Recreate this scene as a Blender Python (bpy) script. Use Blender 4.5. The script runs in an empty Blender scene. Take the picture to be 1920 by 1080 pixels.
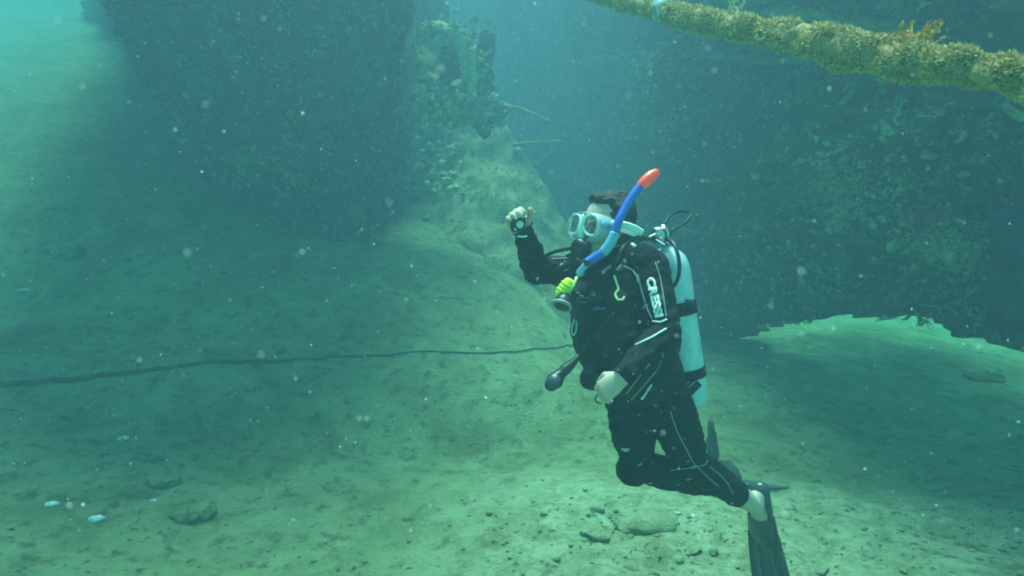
import bpy, bmesh, math, random
import numpy as np
from mathutils import Vector, Matrix, noise
from mathutils.bvhtree import BVHTree

random.seed(11)
rng = np.random.default_rng(7)
S = bpy.context.scene
COL = S.collection

# ------------------------------------------------------------------ camera
CAM_Z, PITCH, FPX = 1.95, math.radians(8.0), 1280.0
cam_d = bpy.data.cameras.new("camera")
cam = bpy.data.objects.new("camera", cam_d)
COL.objects.link(cam)
cam.location = (0, 0, CAM_Z)
cam.rotation_euler = (math.radians(90) - PITCH, 0, 0)
cam_d.sensor_width = 36.0
cam_d.lens = 24.0
cam_d.clip_start = 0.05
cam_d.clip_end = 400
cam_d.dof.use_dof = True
cam_d.dof.focus_distance = 2.7
cam_d.dof.aperture_fstop = 4.5
S.camera = cam
CF = Vector((0, math.cos(PITCH), -math.sin(PITCH)))
CU = Vector((0, math.sin(PITCH), math.cos(PITCH)))

# ------------------------------------------------------------------ sky, sun, exposure
SUN_EL, SUN_AZ = math.radians(73), math.radians(-10)      # azimuth from +Y: beyond the wreck
world = bpy.data.worlds.new("World")
S.world = world
world.use_nodes = True
wn = world.node_tree
bgn = wn.nodes["Background"]
sky = wn.nodes.new("ShaderNodeTexSky")
sky.sky_type = 'NISHITA'
sky.sun_disc = False
sky.sun_elevation = SUN_EL
sky.sun_rotation = SUN_AZ
bgn.inputs["Strength"].default_value = 0.14
wn.links.new(sky.outputs["Color"], bgn.inputs["Color"])

sun_d = bpy.data.lights.new("sun", 'SUN')
sun_d.energy = 5.0
sun_d.angle = math.radians(24)
sun_d.color = (1.0, 0.96, 0.88)
sun = bpy.data.objects.new("sun", sun_d)
COL.objects.link(sun)
sv = Vector((math.cos(SUN_EL) * math.sin(SUN_AZ), math.cos(SUN_EL) * math.cos(SUN_AZ), math.sin(SUN_EL)))
sun.rotation_euler = (-sv).to_track_quat('-Z', 'Y').to_euler()

S.view_settings.view_transform = 'Standard'
S.view_settings.look = 'None'
S.view_settings.gamma = 1
S.view_settings.exposure = 1.0
S.view_settings.use_curve_mapping = False
S.render.engine = 'CYCLES'
S.cycles.use_denoising = True
S.cycles.volume_bounces = 2
S.cycles.max_bounces = 6
S.cycles.diffuse_bounces = 2
S.cycles.transparent_max_bounces = 12
S.cycles.filter_width = 1.9
S.cycles.sample_clamp_indirect = 4


# ------------------------------------------------------------------ helpers
def P(px, py, d):
    """point seen at photo pixel (px, py) at distance d along the view axis"""
    return Vector((0, 0, CAM_Z)) + d * (CF + Vector(((px - 960) / FPX, 0, 0)) - CU * ((py - 540) / FPX))


def ray(px, py):
    return (P(px, py, 1) - Vector((0, 0, CAM_Z))).normalized()


def link(name, me, mats=(), parent=None):
    o = bpy.data.objects.new(name, me)
    COL.objects.link(o)
    for m in (mats if isinstance(mats, (list, tuple)) else [mats]):
        me.materials.append(m)
    if parent is not None:
        o.parent = parent
        o.matrix_parent_inverse = parent.matrix_world.inverted()
    return o


def tag(o, label=None, cat=None, group=None, kind=None):
    if label: o["label"] = label
    if cat: o["category"] = cat
    if group: o["group"] = group
    if kind: o["kind"] = kind
    return o


def empty(name, loc, label, cat, group=None):
    o = bpy.data.objects.new(name, None)
    COL.objects.link(o)
    o.location = loc
    o.empty_display_size = 0.1
    o.matrix_world = Matrix.Translation(loc)
    return tag(o, label, cat, group)


class MB:
    """collects closed shapes"""
    def __init__(s): s.v, s.f = [], []

    def add(s, v, f):
        k = len(s.v)
        s.v += [tuple(p) for p in v]
        s.f += [tuple(i + k for i in q) for q in f]
        return s

    def mesh(s, name, smooth=True):
        me = bpy.data.meshes.new(name)
        me.from_pydata(s.v, [], s.f)
        me.validate()
        if smooth:
            me.polygons.foreach_set("use_smooth", [True] * len(me.polygons))
        bm = bmesh.new(); bm.from_mesh(me)
        bmesh.ops.recalc_face_normals(bm, faces=bm.faces)
        bm.to_mesh(me); bm.free()
        return me

    def build(s, name, mats, parent=None, smooth=True):
        return link(name, s.mesh(name, smooth), mats, parent)

    # ---- shapes
    def loft(s, pts, ra, rb=None, side=None, n=14, cap=True):
        """tube along pts, ellipse half-axes ra (along side) and rb; rounded ends when cap"""
        pts = [Vector(p) for p in pts]
        m = len(pts)
        ra = list(ra) if hasattr(ra, '__len__') else [ra] * m
        rb = ra if rb is None else (list(rb) if hasattr(rb, '__len__') else [rb] * m)
        tang = [(pts[min(i + 1, m - 1)] - pts[max(i - 1, 0)]).normalized() for i in range(m)]
        if side is None:
            t = tang[0]
            side = t.cross(Vector((0, 0, 1)) if abs(t.z) < .9 else Vector((1, 0, 0)))
        rings = []
        prev = Vector(side)
        def ring(c, t, sd, a, b):
            sd = (sd - t * sd.dot(t)).normalized()
            w = t.cross(sd)
            return [c + sd * (a * math.cos(2 * math.pi * k / n)) + w * (b * math.sin(2 * math.pi * k / n)) for k in range(n)], sd
        if cap:
            for q in (75, 50, 25):
                c, sn = math.cos(math.radians(q)), math.sin(math.radians(q))
                r, _ = ring(pts[0] - tang[0] * (min(ra[0], rb[0]) * sn), tang[0], prev, ra[0] * c, rb[0] * c)
                rings.append(r)
        for i in range(m):
            r, prev = ring(pts[i], tang[i], prev, ra[i], rb[i])
            rings.append(r)
        if cap:
            for q in (25, 50, 75):
                c, sn = math.cos(math.radians(q)), math.sin(math.radians(q))
                r, _ = ring(pts[-1] + tang[-1] * (min(ra[-1], rb[-1]) * sn), tang[-1], prev, ra[-1] * c, rb[-1] * c)
                rings.append(r)
        v = [p for r in rings for p in r]
        f = []
        for i in range(len(rings) - 1):
            for k in range(n):
                f.append((i * n + k, i * n + (k + 1) % n, (i + 1) * n + (k + 1) % n, (i + 1) * n + k))
        f.append(tuple(range(n))[::-1])
        f.append(tuple((len(rings) - 1) * n + k for k in range(n)))
        return s.add(v, f)

    def ell(s, c, r, R=None, n=16, m=10):
        R = R or Matrix.Identity(3)
        c = Vector(c)
        v = [c + R @ Vector((0, 0, r[2]))]
        for i in range(1, m):
            t = math.pi * i / m
            for k in range(n):
                a = 2 * math.pi * k / n
                v.append(c + R @ Vector((r[0] * math.sin(t) * math.cos(a), r[1] * math.sin(t) * math.sin(a), r[2] * math.cos(t))))
        v.append(c + R @ Vector((0, 0, -r[2])))
        f = [(0, 1 + k, 1 + (k + 1) % n) for k in range(n)]
        for i in range(m - 2):
            for k in range(n):
                a, b = 1 + i * n + k, 1 + i * n + (k + 1) % n
                f.append((a, a + n, b + n, b))
        l = len(v) - 1
        f += [(l, 1 + (m - 2) * n + (k + 1) % n, 1 + (m - 2) * n + k) for k in range(n)]
        return s.add(v, f)

    def box(s, c, h, R=None):
        R = R or Matrix.Identity(3)
        c = Vector(c)
        v = [c + R @ Vector((x * h[0], y * h[1], z * h[2])) for x in (-1, 1) for y in (-1, 1) for z in (-1, 1)]
        f = [(0, 1, 3, 2), (4, 6, 7, 5), (0, 4, 5, 1), (2, 3, 7, 6), (0, 2, 6, 4), (1, 5, 7, 3)]
        return s.add(v, f)

    def disc(s, c, axis, prof, n=24):
        """lathe: prof = [(dist along axis, radius)]"""
        axis = Vector(axis).normalized()
        sd = axis.cross(Vector((0, 0, 1)) if abs(axis.z) < .9 else Vector((1, 0, 0))).normalized()
        w = axis.cross(sd)
        c = Vector(c)
        v, f = [], []
        for h, r in prof:
            v += [c + axis * h + sd * (r * math.cos(2 * math.pi * k / n)) + w * (r * math.sin(2 * math.pi * k / n)) for k in range(n)]
        for i in range(len(prof) - 1):
            for k in range(n):
                f.append((i * n + k, i * n + (k + 1) % n, (i + 1) * n + (k + 1) % n, (i + 1) * n + k))
        f.append(tuple(range(n))[::-1])
        f.append(tuple((len(prof) - 1) * n + k for k in range(n)))
        return s.add(v, f)


def catmull(pts, per=8):
    pts = [Vector(p) for p in pts]
    q = [pts[0] * 2 - pts[1]] + pts + [pts[-1] * 2 - pts[-2]]
    out = []
    for i in range(1, len(q) - 2):
        a, b, c, d = q[i - 1], q[i], q[i + 1], q[i + 2]
        for k in range(per):
            t = k / per
            out.append(0.5 * ((2 * b) + (c - a) * t + (2 * a - 5 * b + 4 * c - d) * t * t + (3 * b - a - 3 * c + d) * t ** 3))
    out.append(pts[-1])
    return out


def interp(vals, n):
    return list(np.interp(np.linspace(0, len(vals) - 1, n), range(len(vals)), vals))


def remesh(mb, voxel, smooth=4, factor=.5):
    """union of the closed shapes in mb as one continuous mesh"""
    me = mb.mesh("tmp")
    o = bpy.data.objects.new("tmp", me)
    COL.objects.link(o)
    r = o.modifiers.new("r", 'REMESH'); r.mode = 'VOXEL'; r.voxel_size = voxel; r.use_smooth_shade = True
    if smooth:
        q = o.modifiers.new("s", 'SMOOTH'); q.iterations = smooth; q.factor = factor
    bpy.context.view_layer.update()
    dg = bpy.context.evaluated_depsgraph_get()
    out = bpy.data.meshes.new_from_object(o.evaluated_get(dg))
    bpy.data.objects.remove(o); bpy.data.meshes.remove(me)
    out.polygons.foreach_set("use_smooth", [True] * len(out.polygons))
    return out


def frame(x, z):
    """3x3 with local x along x, local z near z"""
    x = Vector(x).normalized()
    y = Vector(z).cross(x).normalized()
    z = x.cross(y)
    return Matrix((x, y, z)).transposed()


# ------------------------------------------------------------------ materials
def mat(name, base, rough=.7, nodes=None, **kw):
    m = bpy.data.materials.new(name)
    m.use_nodes = True
    b = m.node_tree.nodes["Principled BSDF"]
    b.inputs["Base Color"].default_value = (*base, 1)
    b.inputs["Roughness"].default_value = rough
    for k, v in kw.items():
        b.inputs[k.replace('_', ' ')].default_value = v
    if nodes: nodes(m.node_tree, b)
    return m


def nz(t, scale, detail=6, rough=.6, vec=None, dist=0):
    n = t.nodes.new("ShaderNodeTexNoise")
    n.inputs["Scale"].default_value = scale
    n.inputs["Detail"].default_value = detail
    n.inputs["Roughness"].default_value = rough
    n.inputs["Distortion"].default_value = dist
    if vec: t.links.new(vec, n.inputs["Vector"])
    return n.outputs["Fac"]


def ramp(t, fac, stops):
    r = t.nodes.new("ShaderNodeValToRGB")
    t.links.new(fac, r.inputs["Fac"])
    e = r.color_ramp.elements
    while len(e) < len(stops): e.new(.5)
    for i, (p, c) in enumerate(stops):
        e[i].position = p
        e[i].color = (*c, 1) if len(c) == 3 else c
    return r.outputs["Color"]


def mixc(t, fac, a, b, mode='MIX'):
    m = t.nodes.new("ShaderNodeMix"); m.data_type = 'RGBA'; m.blend_type = mode
    if isinstance(fac, float): m.inputs[0].default_value = fac
    else: t.links.new(fac, m.inputs[0])
    for k, x in ((6, a), (7, b)):
        if isinstance(x, tuple): m.inputs[k].default_value = (*x, 1)
        else: t.links.new(x, m.inputs[k])
    return m.outputs[2]


def bump(t, b, h, strength=.5, dist=.01):
    n = t.nodes.new("ShaderNodeBump")
    n.inputs["Strength"].default_value = strength
    n.inputs["Distance"].default_value = dist
    t.links.new(h, n.inputs["Height"])
    t.links.new(n.outputs["Normal"], b.inputs["Normal"])


def opos(t):
    return t.nodes.new("ShaderNodeNewGeometry").outputs["Position"]


def noisy(name, stops, scale, rough=.8, bscale=None, bstr=.6, bdist=.01, spots=None, **kw):
    def f(t, b):
        p = opos(t)
        c = ramp(t, nz(t, scale, 8, .65, p, .3), stops)
        for sc, lo, hi, col in (spots or ()):
            c = mixc(t, ramp(t, nz(t, sc, 5, .6, p), [(lo, (0, 0, 0)), (hi, (1, 1, 1))]), c, col)
        t.links.new(c, b.inputs["Base Color"])
        bump(t, b, nz(t, bscale or scale * 4, 8, .7, p), bstr, bdist)
    return mat(name, stops[0][1], rough, f, **kw)


M = {}
def sandmat(name, pale):
    def f(t, b):
        p = opos(t)
        c = ramp(t, nz(t, 3.4, 8, .65, p, .3), [(.25, (.20, .24, .11)), (.5, (.33, .38, .17)), (.75, (.46, .49, .25))])
        for sc, lo, hi, col in ((1.3, .46, .70, (.19, .20, .07)), (9, .52, .70, (.14, .14, .06)), (26, .60, .82, (.13, .13, .06)), (33, .70, .76, (.56, .52, .36))):
            c = mixc(t, ramp(t, nz(t, sc, 5, .6, p), [(lo, (0, 0, 0)), (hi, (1, 1, 1))]), c, col)
        if pale:                                                    # paler sand on the shelf in front
            sx = t.nodes.new("ShaderNodeSeparateXYZ"); t.links.new(p, sx.inputs[0])
            def mr(sock, a, b_):
                m = t.nodes.new("ShaderNodeMapRange"); t.links.new(sock, m.inputs[0])
                m.inputs[1].default_value, m.inputs[2].default_value = a, b_
                return m.outputs[0]
            def mul(a, b_):
                m = t.nodes.new("ShaderNodeMath"); m.operation = 'MULTIPLY'; t.links.new(a, m.inputs[0])
                if isinstance(b_, float): m.inputs[1].default_value = b_
                else: t.links.new(b_, m.inputs[1])
                return m.outputs[0]
            k = mul(mul(mr(sx.outputs[1], 4.7, 4.0), mr(sx.outputs[0], -.8, .3)), mr(nz(t, 5, 7, .7, p), .34, .56))
            pc = ramp(t, nz(t, 11, 8, .7, p), [(.35, (.24, .26, .13)), (.5, (.50, .54, .31)), (.7, (.62, .66, .42))])
            c = mixc(t, k, c, pc)
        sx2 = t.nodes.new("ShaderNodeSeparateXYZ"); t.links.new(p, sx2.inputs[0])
        m1 = t.nodes.new("ShaderNodeMath"); m1.operation = 'MULTIPLY_ADD'                      # dark weedy colour painted in higher up the bank to dim its lit sand
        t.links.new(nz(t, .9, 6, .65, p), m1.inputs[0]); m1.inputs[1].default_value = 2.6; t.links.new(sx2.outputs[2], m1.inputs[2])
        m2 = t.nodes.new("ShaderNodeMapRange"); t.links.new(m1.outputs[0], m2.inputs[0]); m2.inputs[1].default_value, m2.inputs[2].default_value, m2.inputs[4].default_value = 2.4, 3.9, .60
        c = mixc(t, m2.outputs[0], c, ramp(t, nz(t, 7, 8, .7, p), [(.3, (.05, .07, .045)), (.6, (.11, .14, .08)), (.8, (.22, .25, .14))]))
        t.links.new(c, b.inputs["Base Color"])
        bump(t, b, nz(t, 30, 9, .72, p), 1.0, .06)
    return mat(name, (.3, .3, .15), .95, f, Specular_IOR_Level=.1)


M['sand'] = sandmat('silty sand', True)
M['hull'] = noisy('encrusted hull', [(.25, (.02, .026, .02)), (.5, (.055, .07, .045)), (.8, (.18, .19, .12))], 4.2, .95, 26, .9, .05,
                  spots=[(2.1, .57, .70, (.15, .19, .10)), (7, .60, .70, (.34, .36, .26)), (15, .64, .70, (.45, .45, .36)), (1.4, .56, .70, (.20, .075, .055))], Specular_IOR_Level=.1)
M['plate'] = noisy('silted plate', [(.25, (.15, .16, .06)), (.5, (.28, .28, .12)), (.8, (.42, .39, .20))], 3.5, .95, 24, 1.0, .06,
                   spots=[(2.2, .50, .66, (.14, .14, .06)), (9, .56, .68, (.10, .10, .05)), (20, .62, .70, (.48, .44, .28))], Specular_IOR_Level=.1)
M['iron'] = noisy('dark fouled iron', [(.3, (.025, .032, .025)), (.7, (.08, .09, .06))], 8, .95, 40, .8, .02, Specular_IOR_Level=.1)
M['crust'] = noisy('pale crust', [(.3, (.22, .24, .12)), (.5, (.42, .42, .22)), (.75, (.62, .60, .40))], 9, .95, 50, .8, .015, Specular_IOR_Level=.1)
M['rope'] = noisy('rope core', [(.3, (.26, .18, .06)), (.7, (.54, .41, .17))], 14, .95, 80, .9, .01)


def leafmat(name, stops):
    def f(t, b):
        g = t.nodes.new("ShaderNodeNewGeometry")
        c = ramp(t, g.outputs["Random Per Island"], stops)
        n = nz(t, 5, 3, .5, g.outputs["Position"])
        c = mixc(t, n, c, stops[1][1])
        t.links.new(c, b.inputs["Base Color"])
    return mat(name, stops[0][1], .9, f, Specular_IOR_Level=.15)


M['turf'] = leafmat('rope turf', [(0, (.32, .21, .06)), (.35, (.58, .44, .17)), (.7, (.74, .60, .30)), (1, (.90, .82, .56))])
M['weed'] = leafmat('wreck weed', [(0, (.05, .07, .03)), (.5, (.15, .19, .08)), (1, (.50, .50, .32))])
M['weed2'] = leafmat('mound weed', [(0, (.14, .16, .06)), (.5, (.24, .26, .11)), (1, (.44, .43, .24))])
M['coral'] = leafmat('pale coral', [(0, (.34, .36, .20)), (.5, (.55, .55, .36)), (1, (.82, .80, .62))])
M['orange'] = leafmat('orange coral', [(0, (.46, .24, .03)), (.5, (.62, .36, .06)), (1, (.74, .52, .16))])
M['red'] = noisy('red sponge', [(.3, (.50, .06, .04)), (.7, (.70, .16, .10))], 20, .9)
M['blue'] = noisy('dark blue sponge', [(.3, (.008, .010, .022)), (.7, (.03, .045, .06))], 14, .9)
M['shell'] = noisy('white shell', [(.3, (.14, .17, .13)), (.48, (.34, .40, .36)), (.62, (.74, .80, .80))], 26, .7)
M['stone'] = noisy('stone', [(.3, (.10, .11, .07)), (.7, (.24, .25, .15))], 9, .95)
M['speck'] = mat('speck', (.85, .88, .85), .9)

M['suit'] = mat('neoprene', (.008, .009, .010), .75, lambda t, b: bump(t, b, nz(t, 45, 6, .6, None, 1.2), .7, .012), Specular_IOR_Level=.18)
M['vest'] = mat('vest nylon', (.010, .011, .012), .7, lambda t, b: bump(t, b, nz(t, 40, 6), .6, .008), Specular_IOR_Level=.25)
M['skin'] = mat('skin', (.64, .46, .37), .5, lambda t, b: bump(t, b, nz(t, 220, 4), .2, .001), Subsurface_Weight=.15)
M['hair'] = mat('hair', (.014, .010, .008), .5, lambda t, b: bump(t, b, nz(t, 60, 8), .9, .01))
M['rubber'] = mat('black rubber', (.014, .015, .016), .42)
M['fin'] = mat('fin rubber', (.05, .062, .072), .30, lambda t, b: bump(t, b, nz(t, 30, 5), .2, .002))
M['grey'] = mat('grey piping', (.30, .33, .34), .5)
M['white'] = mat('white print', (.86, .88, .88), .5)
M['tank'] = mat('white tank paint', (.78, .82, .83), .35, lambda t, b: t.links.new(
    mixc(t, ramp(t, nz(t, 70, 8, .75, None, 2.5), [(.60, (0, 0, 0)), (.68, (1, 1, 1))]), ramp(t, nz(t, 12, 6), [(.3, (.42, .58, .64)), (.6, (.60, .76, .84))]), (.26, .36, .36)), b.inputs["Base Color"]))
M['chrome'] = mat('chromed brass', (.6, .62, .6), .25, Metallic=1.0)
M['tube'] = mat('blue snorkel tube', (.035, .13, .66), .38)
M['tubeclear'] = mat('clear blue tube', (.25, .58, .85), .25, Transmission_Weight=.25)
M['redtip'] = mat('red tip with added glow', (1.0, .07, .03), .4, Emission_Color=(1, .06, .03, 1), Emission_Strength=.2)  # small red emission added to brighten it, standing in for fluorescent dye
M['yellow'] = mat('yellow plastic', (.85, .92, .04), .35)
M['bluetag'] = mat('blue tag', (.04, .16, .45), .5)
M['lemon'] = mat('pale yellow cord', (.70, .76, .36), .6)


def silicone(t, b):
    pass


M['silicone'] = mat('clear silicone', (.82, .92, .94), .18, Transmission_Weight=.62, IOR=1.25)
M['frame'] = mat('clear mask frame', (.80, .88, .90), .2)
g = bpy.data.materials.new('mask glass'); g.use_nodes = True
t = g.node_tree; t.nodes.clear()
o_ = t.nodes.new("ShaderNodeOutputMaterial"); mx = t.nodes.new("ShaderNodeMixShader")
tr = t.nodes.new("ShaderNodeBsdfTransparent"); gl = t.nodes.new("ShaderNodeBsdfGlossy"); gl.inputs["Roughness"].default_value = .05
tr.inputs["Color"].default_value = (.80, .92, .95, 1)
mx.inputs[0].default_value = .16
t.links.new(tr.outputs[0], mx.inputs[1]); t.links.new(gl.outputs[0], mx.inputs[2]); t.links.new(mx.outputs[0], o_.inputs["Surface"])
M['glass'] = g

def axis(lo, hi, fine_lo, fine_hi, step, grow=1.18):
    a = list(np.arange(fine_lo, fine_hi + 1e-6, step))
    s = step
    while a[-1] < hi:
        s *= grow; a.append(min(hi, a[-1] + s))
    s = step; b = []
    x = a[0]
    while x > lo:
        s *= grow; x = max(lo, x - s); b.append(x)
    return b[::-1] + a


# ------------------------------------------------------------------ water (the haze box)
hz = MB().box((0, 15, 2.6), (46, 46, 4.1)).build("haze", [], smooth=False)
hm = bpy.data.materials.new("murky water"); hm.use_nodes = True
t = hm.node_tree; t.nodes.clear()
out = t.nodes.new("ShaderNodeOutputMaterial"); pv = t.nodes.new("ShaderNodeVolumePrincipled")
pv.inputs["Color"].default_value = (.08, .146, .186, 1)
pv.inputs["Absorption Color"].default_value = (.14, .83, .82, 1)
pv.inputs["Density"].default_value = .20
pv.inputs["Anisotropy"].default_value = .3
t.links.new(pv.outputs[0], out.inputs["Volume"])
hz.data.materials.append(hm)
tag(hz, "green blue murky water filling the whole dive site", "water", kind="stuff")


# sea surface: seen from below it mirrors the water at flat angles and lets the daylight in from above
wx = axis(-44, 44, -12, 12, .5, 1.25); wy = axis(-28, 58, 0, 30, .5, 1.25)
wv = [(x, y, 6.55 + .05 * noise.fractal(Vector((x * .5, y * .5, 0)), 1., 2., 4)) for y in wy for x in wx]
n_ = len(wx)
me = bpy.data.meshes.new("water_surface")
me.from_pydata(wv, [], [(j * n_ + i, j * n_ + i + 1, (j + 1) * n_ + i + 1, (j + 1) * n_ + i) for j in range(len(wy) - 1) for i in range(n_ - 1)])
me.polygons.foreach_set("use_smooth", [True] * len(me.polygons))
g = bpy.data.materials.new('sea surface'); g.use_nodes = True
t = g.node_tree; t.nodes.clear()
o_ = t.nodes.new("ShaderNodeOutputMaterial"); mx = t.nodes.new("ShaderNodeMixShader"); fr = t.nodes.new("ShaderNodeFresnel")
fr.inputs["IOR"].default_value = 1.33
tr = t.nodes.new("ShaderNodeBsdfTransparent"); gl = t.nodes.new("ShaderNodeBsdfGlossy"); gl.inputs["Roughness"].default_value = .5
t.links.new(fr.outputs[0], mx.inputs[0]); t.links.new(tr.outputs[0], mx.inputs[1]); t.links.new(gl.outputs[0], mx.inputs[2]); t.links.new(mx.outputs[0], o_.inputs["Surface"])
tag(link("water_surface", me, g), "rippled sea surface seen from below", "sea surface", kind="structure")

# ------------------------------------------------------------------ seabed
def fbm(x, y, s, o=4, z=0.):
    return noise.fractal(Vector((x * s, y * s, z)), 1.0, 2.0, o)


def ground(x, y):
    h = .16 * fbm(x, y, .35, 3, 3.1) + .035 * fbm(x, y, 1.7, 4, 8.2)
    h += .012 * fbm(x * 1.0 + y * .35, y * 1.6, 6.5, 4, 1.7)
    la = 1.0 * (1 - math.exp(-.27 * max(0, -x - 1.1))) * min(1, max(0, (y - 2.2) / 3.2))          # the bank on the left
    ba = 2.1 * (1 - math.exp(-.30 * max(0, y - 5.0 + .4 * fbm(x, y, .5, 2, 9.)))) / (1 + math.exp((x - .55) * 3.2))   # and up to the wreck
    h += math.sqrt(la * la + ba * ba)
    h += min(4.3, .36 * max(0, y - 6.2)) / (1 + math.exp((x + 3.6 + .12 * (y - 6)) * 1.1))                 # the bank climbs on to the left
    r = math.hypot(x, y - 12)
    k = min(1, max(0, (r - 25) / 13))
    h = min(h, 6.1)
    h += max(0, 5.4 - max(0, h)) * k * k * (3 - 2 * k)                                                                   # far slopes added to block sky light at the sides
    sh = 1 / (1 + math.exp((y - 4.35 - .35 * fbm(x, y, .9, 3, 5.)) * 7)) * min(1, max(0, (x + .9) / 1.2))
    h += sh * (.10 + .035 * fbm(x, y, 4.5, 5, 2.2))       # rises to the left
    h += .10 * max(0, min(1, (y - 6) / 5))
    return h - .04


xs, ys = axis(-42, 42, -4.6, 4.4, .036), axis(-25, 56, 2.2, 9.5, .036)
vs = [(x, y, ground(x, y)) for y in ys for x in xs]
nx = len(xs)
fs = [(j * nx + i, j * nx + i + 1, (j + 1) * nx + i + 1, (j + 1) * nx + i) for j in range(len(ys) - 1) for i in range(nx - 1)]
me = bpy.data.meshes.new("seabed"); me.from_pydata(vs, [], fs)
me.polygons.foreach_set("use_smooth", [True] * len(me.polygons))
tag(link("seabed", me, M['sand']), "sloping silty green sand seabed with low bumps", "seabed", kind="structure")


# ------------------------------------------------------------------ wreck walls
def surface(name, plan, nu, nv, zlo, zhi, mats, parent, thick=.14, amp=.14, lean=None, hole=None, seed=0., even=True, side=None, ledge=.10):
    """upright sheet over a plan curve, displaced, with thickness and ragged holes. zlo / zhi: functions of u"""
    pts = catmull([Vector((x, y, 0)) for x, y in plan], 12)
    L = np.concatenate([[0], np.cumsum([(pts[i + 1] - pts[i]).length for i in range(len(pts) - 1)])]); L /= L[-1]
    if not even: L = np.linspace(0, 1, len(pts))
    X, Y = [p.x for p in pts], [p.y for p in pts]
    grid = []
    for i in range(nu + 1):
        u = i / nu
        c = Vector((np.interp(u, L, X), np.interp(u, L, Y), 0))
        e = 1e-3
        tn = (Vector((np.interp(min(1, u + e), L, X), np.interp(min(1, u + e), L, Y), 0)) -
              Vector((np.interp(max(0, u - e), L, X), np.interp(max(0, u - e), L, Y), 0))).normalized()
        nrm = Vector((tn.y, -tn.x, 0))
        if nrm.dot(side or -c) < 0: nrm = -nrm                       # towards the viewer's side
        row = []
        z0, z1 = zlo(u), zhi(u)
        for j in range(nv + 1):
            v = j / nv
            z = z0 + (z1 - z0) * v
            k = lean(u, v) if lean else 0
            q = c + nrm * k + Vector((0, 0, z))
            d = ledge * max(-.25, noise.noise(Vector((q.x * .45 + seed, q.y * .45, q.z * 2.4)))) + amp * noise.fractal(q * 1.1 + Vector((seed, 0, 0)), 1., 2., 5) + amp * .35 * noise.fractal(q * 5 + Vector((0, seed, 0)), 1., 2., 4)
            row.append((q + nrm * d, nrm))
        grid.append(row)
    v = [p for r in grid for p, _ in r]
    off = len(v)
    v += [p - n * thick for r in grid for p, n in r]
    W = nv + 1
    keep = {}
    for i in range(nu):
        for j in range(nv):
            keep[i, j] = not (hole and hole((i + .5) / nu, (j + .5) / nv))
    f = []
    for (i, j), k in keep.items():
        if not k: continue
        a, b, c, d = i * W + j, (i + 1) * W + j, (i + 1) * W + j + 1, i * W + j + 1
        f += [(a, b, c, d), (d + off, c + off, b + off, a + off)]
        for (p, q, di, dj) in ((a, b, 0, -1), (b, c, 1, 0), (c, d, 0, 1), (d, a, -1, 0)):
            if not keep.get((i + di, j + dj), False):
                f.append((q, p, p + off, q + off))
    o = MB().add(v, f).build(name, mats, parent)
    return o, grid, keep


def tuft(v, f, base, up, size, nbl, wid=.16, bend=.5):
    up = up.normalized()
    for _ in range(nbl):
        r = Vector(rng.normal(0, 1, 3)).normalized()
        d = (up + r * .75).normalized()
        s = d.cross(Vector(rng.normal(0, 1, 3))).normalized()
        L = size * rng.uniform(.6, 1.25)
        w = L * wid
        b = base + r * size * .25
        mid = b + d * L * .55
        tip = b + (d + (r + Vector((0, 0, -.3))) * bend).normalized() * L
        k = len(v)
        v += [b - s * w * .6, b + s * w * .6, mid + s * w, mid - s * w, tip]
        f += [(k, k + 1, k + 2, k + 3), (k + 3, k + 2, k + 4)]


def growth(name, grid, keep, count, size, mats, parent, nbl=5, dens=None):
    v, f = [], []
    nu, nv = len(grid) - 1, len(grid[0]) - 1
    n = 0; tries = 0
    while n < count and tries < count * 12:
        tries += 1
        i, j = int(rng.integers(0, nu)), int(rng.integers(0, nv))
        if not keep[i, j]: continue
        a, nr = grid[i][j]; b, _ = grid[i + 1][j + 1]
        p = a.lerp(b, float(rng.uniform()))
        if dens and rng.uniform() > dens(p): continue
        tuft(v, f, p, nr + Vector((0, 0, .35)), size * float(rng.uniform(.5, 1.5)), nbl)
        n += 1
    o = MB(); o.v = [tuple(p) for p in v]; o.f = f
    return tag(o.build(name, mats, parent, smooth=False), kind="stuff")


def lumps(name, pts, mats, parent=None, kind=None):
    """knobbly clumps of crust: pts = (position, radius)"""
    mb = MB()
    for p, r in pts:
        if p is None: continue
        R = Matrix.Rotation(rng.uniform(0, 6.28), 3, 'Z') @ Matrix.Rotation(rng.uniform(0, 3), 3, 'X')
        mb.ell(p, (r * rng.uniform(.7, 1.3), r * rng.uniform(.7, 1.3), r * rng.uniform(.6, 1.1)), R, 10, 7)
    o = mb.build(name, mats, parent)
    for vt in o.data.vertices:
        q = vt.co
        vt.co = q + Vector(noise.noise_vector(q * 14)) * .035 + Vector(noise.noise_vector(q * 45)) * .022
    if kind: o["kind"] = kind
    return o


def patchy(p, s=.8, lo=-.05):
    return 1.0 if noise.noise(p * s) > lo else .12


# left hull section: dark wall that flares out over the sand
LW = empty("wreck_hull", (-3.6, 8.9, 0), "dark weed covered hull side looming in the shade on the photo's left", "shipwreck")
lw, lg, lk = surface("hull_side", [(-33.5, 55), (-18.9, 31), (-12.2, 20.5), (-8.2, 15.2), (-5.0, 11.6), (-3.1, 9.2), (-2.1, 8.75), (-1.6, 9.3), (-1.8, 10.6)], 340, 80,
                     lambda u: -.3, lambda u: 6.2 + .25 * noise.noise(Vector((u * 9, 0, 5))), M['hull'], LW, amp=.20,
                     lean=lambda u, v: v ** 1.5 * (.5 + 3.3 * min(1, max(0, (u - .42) / .23))) * max(.05, min(1, (.865 - u) * 7)), seed=4., even=False)
growth("weed_growth", lg, lk, 9000, .06, M['weed'], LW, dens=lambda p: patchy(p))

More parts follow.
